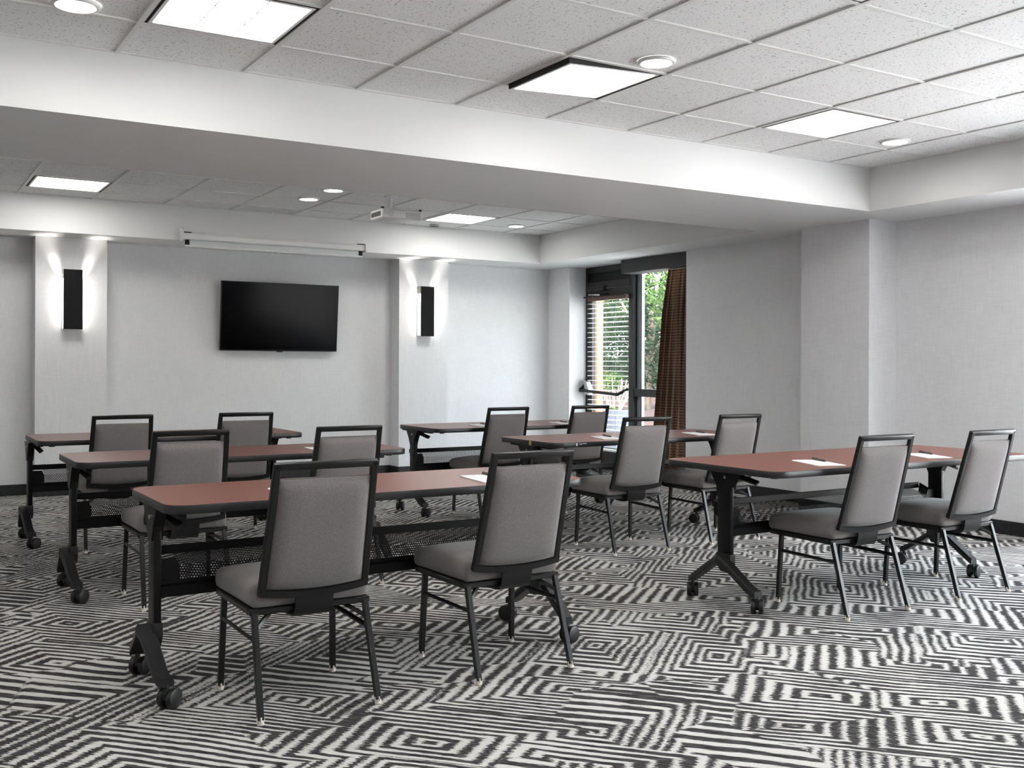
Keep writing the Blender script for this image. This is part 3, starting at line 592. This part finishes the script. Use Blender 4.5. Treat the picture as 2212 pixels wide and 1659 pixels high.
def make_table(label):
    t = thing('training_table', label, 'table', (0, 0, 0), 0, 'flip-top training tables with castors')
    for s_ in (-1, 1):
        lg = MB().box(s_ * HX - .014, s_ * HX + .014, -.047, .047, .255, .645, .006, 2).build('leg', M['black'], t)
        MB().box(s_ * HX - .019, s_ * HX + .019, -.053, .053, .208, .262, .005, 2).prism([(-.05, .21), (.05, .21), (.02, .170), (-.02, .170)], s_ * HX - .018, s_ * HX + .018, 'x').build('leg_collar', M['plastic'], lg)
        for e in (-1, 1):
            xo = s_ * (HX + .040)
            ft = MB(); prof = [(0, .236), (e * .03, .224), (e * .09, .188), (e * .20, .116), (e * .225, .102), (e * .243, .096)]
            n_ = len(prof); pts = []
            for i, (yy, zz) in enumerate(prof):
                k_ = i / (n_ - 1); pts.append((xo - s_ * .028 * k_, yy, zz, .028 - .003 * k_, .019 - .003 * k_))
            rings = []
            for x, yy, zz, hw, hh in pts: rings.append([ft.b.verts.new((x + a, yy, zz + c)) for a, c in ((-hw, -hh), (hw, -hh), (hw, hh * .4), (hw * .8, hh), (-hw * .8, hh), (-hw, hh * .4))])
            for A, B in zip(rings, rings[1:]):
                for j in range(6): ft.b.faces.new((A[j], A[(j + 1) % 6], B[(j + 1) % 6], B[j]))
            ft.b.faces.new(rings[0]); ft.b.faces.new(rings[-1]); bmesh.ops.recalc_face_normals(ft.b, faces=ft.b.faces[:])
            ft.cyl((xo - s_ * .03, 0, .222), (xo + s_ * .004, 0, .222), .026, seg=16) if e > 0 else None
            f_ = ft.build('foot', M['plastic'], t, ang=30)
            a = CAST[(s_, e)]; cst = obj('caster', caster_mesh, f_, (s_ * (HX + .012), e * .235, 0)); cst.rotation_euler = (0, 0, a)
        br = MB().prism([(-.105, .683), (.105, .683), (.055, .615), (.03, .56), (-.03, .56), (-.055, .615)], s_ * (HX - .020), s_ * (HX + .020), 'x').build('hinge_bracket', M['black'], t, False)
        MB().cyl((s_ * (HX + .019), -.02, .648), (s_ * (HX + .027), -.02, .648), .009, seg=12).build('pivot_bolt', M['steel'], br)
        MB().bar((s_ * (HX - .03), -.04, .658), (s_ * (HX - .05), -.175, .628), .030, .012).build('release_lever', M['plastic'], t)
        MB().box(s_ * (HX - .05), s_ * (HX - .02), -.26, .26, .665, .6825, .002, 1).build('top_runner', M['black'], t, False)
        MB().prism([(.10, .515), (-.012, .47), (-.012, .395), (.03, .395), (.108, .462)], s_ * (HX - .016), s_ * (HX - .020), 'x').build('basket_end', M['black'], t, False)
        MB().prism([(s_ * (HX - .014), .487), (s_ * (HX - .075), .487), (s_ * (HX - .09), .455), (s_ * (HX - .09), .390), (s_ * (HX - .014), .390)], -.001, .001, 'y').build('basket_gusset', M['black'], t, False)
    MB().box(-HX + .014, HX - .014, .105, .117, .484, .518, .002, 1).build('upper_rail', M['black'], t, False)
    MB().box(-HX + .014, HX - .014, -.016, .016, .345, .388, .003, 1).build('lower_rail', M['black'], t, False)
    MB().box(-HX + .02, HX - .02, -.004, .004, .388, .4055).build('basket_lip', M['black'], t, False)
    o = obj('perforated_panel', pm, t); o['kind'] = 'stuff'
    MB().box(-HX + .05, HX - .05, .02, .06, .652, .682, .002, 1).build('cross_beam', M['black'], t, False)
    return t
def table_top(t, L, D, dx, dy, knobs=True):
    hx, hy, r = L / 2, D / 2, .085
    o = MB().prism(rrect(hx - .004, hy - .004, r - .004), .6845, .7150).build('tabletop', M['lam'], t, loc=(dx, dy, 0), ang=40)
    b = MB(); prof = [(-.004, .7142), (-.0015, .7150), (0, .7125), (0, .686), (-.002, .683), (-.03, .683)]; rings = []
    for off, z in prof: rings.append([b.b.verts.new((x, y, z)) for x, y in rrect(hx + off, hy + off, r + off)])
    for A, B in zip(rings, rings[1:]):
        for j in range(len(A)): b.b.faces.new((A[j], A[(j + 1) % len(A)], B[(j + 1) % len(A)], B[j]))
    bmesh.ops.recalc_face_normals(b.b, faces=b.b.faces[:]); b.build('edge_band', M['edge'], t, loc=(dx, dy, 0), ang=50)
    MB().box(-hx + .06, hx - .06, -hy + .06, hy - .06, .6825, .6845).build('underside', M['black'], t, False, loc=(dx, dy, 0))
    for s_ in (-1, 1): MB().cyl((s_ * (hx - .09), -hy + .10, .672), (s_ * (hx - .09), -hy + .10, .684), .018, .022, seg=14).build('bumper', M['plastic'], t, loc=(dx, dy, 0))
tabs = [ # leg centre x, y, yaw, L, D, top dx, top dy, label
 (1.705, 3.975, 0, 1.785, .665, .038, .055, 'cherry flip-top table nearest the camera, front of the left column'),
 (4.480, 3.917, 0, 2.03, .83, .075, -.035, 'cherry flip-top table at front right, with two notepads in clear view'),
 (1.700, 5.845, 0, 1.82, .69, .05, .045, 'cherry flip-top table in the middle of the left column'),
 (4.505, 5.84, 0, 1.80, .72, .035, .0, 'cherry flip-top table in the middle of the right column, edge taped at its left end'),
 (1.700, 7.67, 0, 1.76, .78, .045, -.07, 'cherry flip-top table at the back of the left column, below the television'),
 (4.530, 7.63, 0, 1.66, .74, -.04, -.12, 'cherry flip-top table at the back of the right column, before the right pilaster')]
t0 = make_table(tabs[0][7]); roots = [t0]
for q in tabs[1:]: roots.append(dup(t0, (q[0], q[1], 0), q[2], q[7]))
t0.location = (tabs[0][0], tabs[0][1], 0)
for t, q in zip(roots, tabs): table_top(t, q[3], q[4], q[5], q[6])
tm = roots[3]; ex = -.90 + .035
MB().box(ex - .0025, ex + .003, -.085, -.062, .684, .7135).build('tape_mark', M['tape'], tm, False)
for q in ((ex + .17, ex + .176, .692, .709), (ex + .20, ex + .212, .700, .704), (ex + .22, ex + .25, .703, .706)): MB().box(q[0], q[1], -.3615, -.3585, q[2], q[3]).build('scuff', M['scuff'], tm, False)
# ------------------------------------------------------------------ notepads and pens
pads = [ # x, y, angle, length, label-part
 (4.055, 3.68, -.36, .30, 'at the left place of the front right table'), (4.905, 3.675, -.42, .29, 'at the right place of the front right table'),
 (2.240, 3.90, -.12, .27, 'half hidden behind the second nearest chair'), (1.365, 3.885, -.10, .24, 'just peeping out left of the nearest chair'),
 (4.215, 5.705, -.28, .27, 'at the left place of the second right table'), (5.045, 5.705, -.27, .27, 'at the right place of the second right table'),
 (4.190, 7.37, -.14, .28, 'at the left place of the rearmost right table'), (4.955, 7.32, -.14, .28, 'at the right place of the rearmost right table'),
 (2.205, 5.77, -.06, .24, 'peeping out left of the right chair at the second left table')]
for x, y, a, L_, l_ in pads:
    t = thing('notepad', 'white notepad ' + l_, 'notepad', (x, y, .715), a, 'white notepads on the tables')
    sh_ = MB().box(-.072, .072, -L_ / 2, L_ / 2, .0004, .0052, .0004, 1).build('sheets', M['paper'], t, False)
    MB().box(-.072, .072, L_ / 2 - .012, L_ / 2 + .0006, .0002, .0058).build('glued_edge', M['paper'], t, False)
    p_ = MB()
    for i in range(3): p_.box(-.058 + .004 * i, -.012 - .006 * i, L_ / 2 - .034 - i * .010, L_ / 2 - .029 - i * .010, .0052, .0055)
    p_.build('printed_heading', M['print'], sh_, False)
pens = [(4.125, 3.735, -.33, 'on the left notepad of the front right table'), (4.985, 3.735, -.40, 'on the right notepad of the front right table'), (2.290, 3.965, -.12, 'on the notepad behind the second nearest chair'),
        (4.262, 5.755, -.22, 'on the left notepad of the second right table'), (5.105, 5.75, -.25, 'on the right notepad of the second right table'), (4.238, 7.43, -.12, 'on the left notepad of the rearmost right table'), (5.0, 7.38, -.12, 'on the right notepad of the rearmost right table')]
for x, y, a, l_ in pens:
    t = thing('pen', 'dark grey ballpoint pen lying ' + l_, 'pen', (x, y, .7206), a, 'ballpoint pens on the notepads')
    MB().cyl((0, -.045, .0055), (0, .075, .0055), .0052, seg=12, bev=.001).build('barrel', M['pen'], t)
    MB().cyl((0, -.045, .0055), (0, -.066, .0045), .0050, .0015, seg=12).build('tip', M['pen'], t)
    MB().box(-.0018, .0018, .02, .074, .0105, .0125).box(-.0018, .0018, .066, .074, .008, .0125).build('clip', M['pen'], t, False)
# ------------------------------------------------------------------ outdoors
struct(MB().box(7.26, 45, -14, 50, -.12, -.03).build('trim_11', M['concrete'], smooth=False), 'sunlit pale paving outside the door')
def bed(name, o_, du, dv, hgt, label, seed):
    rnd = random.Random(seed); b = bmesh.new(); nx, ny = 26, 30; V = []; o_, du, dv = Vector((*o_, 0)), Vector((*du, 0)), Vector((*dv, 0))
    for j in range(ny + 1):
        row = []
        for i in range(nx + 1):
            p = o_ + du * (j / ny) + dv * (i / nx); p.z = -.04 + (hgt * math.sin(PI / 2 * i / nx) ** .7 + rnd.uniform(.01, .045) if 0 < i < nx and 0 < j < ny else 0); row.append(b.verts.new(p))
        V.append(row)
    for j in range(ny):
        for i in range(nx): b.faces.new((V[j][i], V[j + 1][i], V[j + 1][i + 1], V[j][i + 1]))
    bmesh.ops.recalc_face_normals(b, faces=b.faces[:])
    mb = MB(); mb.b.free(); mb.b = b; o = mb.build(name, M['mulch']); o['label'] = label; o['category'] = 'flower bed'; return o
bed('mulch_bed', (8.3, 10.5), (8.6, 12.4), (7.0, -4.9), .8, 'brown mulch bank beside the paving, right of the planter outside', 3)
bed('mulch_bed', (13.5, 25.5), (10.5, -3.6), (2.6, 7.6), 1.5, 'brown mulch bank at the far end of the paving outside', 4)
def leaves(n_, rad, size, seed, lump=9):
    rnd = random.Random(seed); V, Fc = [], []
    cs = []
    for i in range(lump):
        d_ = Vector((rnd.gauss(0, 1), rnd.gauss(0, 1), rnd.gauss(0, 1))).normalized(); cs.append((Vector((d_.x * rad[0], d_.y * rad[1], d_.z * rad[2])) * rnd.uniform(.35, .75), rnd.uniform(.35, .6)))
    for i in range(n_):
        c, s_ = cs[rnd.randrange(lump)]; d_ = Vector((rnd.gauss(0, 1), rnd.gauss(0, 1), rnd.gauss(0, 1))).normalized() * rnd.uniform(.55, 1) ** .5 * s_
        p = c + Vector((d_.x * rad[0], d_.y * rad[1], d_.z * rad[2]))
        u = Vector((rnd.gauss(0, 1), rnd.gauss(0, 1), rnd.gauss(0, .6))).normalized(); v = u.cross(Vector((rnd.gauss(0, 1), rnd.gauss(0, 1), rnd.gauss(0, 1)))).normalized(); L = size * rnd.uniform(.6, 1.3); W = L * .42; nn = u.cross(v) * L * .12
        k0 = len(V); V += [p - u * L / 2, p + v * W / 2 + nn, p + u * L / 2, p - v * W / 2 + nn]; Fc += [(k0, k0 + 1, k0 + 2), (k0, k0 + 2, k0 + 3)]
    me = bpy.data.meshes.new('foliage'); me.from_pydata([tuple(p) for p in V], [], Fc); return me
LA = leaves(5200, (1.5, 1.5, 1.7), .13, 1); LA.materials.append(M['leaf']); LB = leaves(5200, (1.5, 1.6, 1.6), .11, 2); LB.materials.append(M['leaf2'])
def tree(x, y, z, s_, kind, label):
    t = thing('shrub_tree', label, 'tree', (x, y, 0), random.uniform(0, 6), 'trees outside the door')
    f_ = obj('foliage', LA if kind else LB, t, (0, 0, z)); f_.scale = (s_, s_, s_); f_['kind'] = 'stuff'
    b = MB(); b.tube([(0, 0, -.1), (.04, .02, z * .4), (-.02, .05, z)], .07, 8)
    for a in range(5): b.tube([(0, 0, z * .5), (math.cos(a * 1.3) * .5, math.sin(a * 1.3) * .5, z * .9 + .1 * a), (math.cos(a * 1.3) * .9, math.sin(a * 1.3) * .9, z * 1.15 + .15 * a)], .025, 6)
    b.build('trunk', M['bark'], t)
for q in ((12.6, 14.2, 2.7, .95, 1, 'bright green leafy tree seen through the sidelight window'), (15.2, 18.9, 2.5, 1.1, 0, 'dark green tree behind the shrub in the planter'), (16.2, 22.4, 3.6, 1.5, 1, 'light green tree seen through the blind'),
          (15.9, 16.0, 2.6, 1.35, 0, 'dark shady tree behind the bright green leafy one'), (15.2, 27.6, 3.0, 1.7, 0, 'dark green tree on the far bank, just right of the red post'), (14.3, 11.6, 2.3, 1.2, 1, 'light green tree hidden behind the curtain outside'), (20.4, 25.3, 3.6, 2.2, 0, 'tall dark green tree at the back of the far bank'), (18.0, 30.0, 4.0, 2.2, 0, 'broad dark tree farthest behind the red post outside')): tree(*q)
# potted shrub
t = thing('potted_shrub', 'tall grey planter with a pale-stemmed shrub outside the glass door', 'plant', (8.5, 11.32, -.03))
MB().lathe([(.001, 0), (.17, 0), (.20, .30), (.225, .60), (.225, .645), (.205, .645), (.20, .60), (.001, .60)], 32).build('pot', M['pot'], t, ang=40)
b = MB(); rnd = random.Random(5)
for i in range(26):
    a = rnd.uniform(0, 2 * PI); r_ = rnd.uniform(.05, .26); b.tube([(math.cos(a) * .06, math.sin(a) * .06, .60), (math.cos(a) * r_ * .7, math.sin(a) * r_ * .7, .78), (math.cos(a) * r_ * 1.1, math.sin(a) * r_ * 1.1, rnd.uniform(.9, 1.12))], .005, 5)
b.build('stems', M['stem'], t)
lp = leaves(420, (.30, .30, .13), .07, 11, 7); lp.materials.append(M['leaf']); o = obj('foliage', lp, t, (0, 0, 1.02)); o['kind'] = 'stuff'
lp2 = leaves(120, (.16, .16, .04), .05, 12, 4); lp2.materials.append(M['leaf']); o = obj('ground_foliage', lp2, t, (0, 0, .64)); o['kind'] = 'stuff'
# red post outside
t = thing('red_post', 'red painted post with a pale side, outside left of the glass door', 'post', (8.05, 11.02, -.03))
MB().box(-.05, .05, .02, .085, 0, 2.75, .004, 1).build('post', M['redpost'], t, False); MB().box(-.10, .10, -.0, .11, 0, .08, .004, 1).build('base_block', M['concrete'], t, False); MB().box(-.03, .06, .09, .17, .08, 2.70, .003, 1).build('pale_side', M['jamb'], t, False)
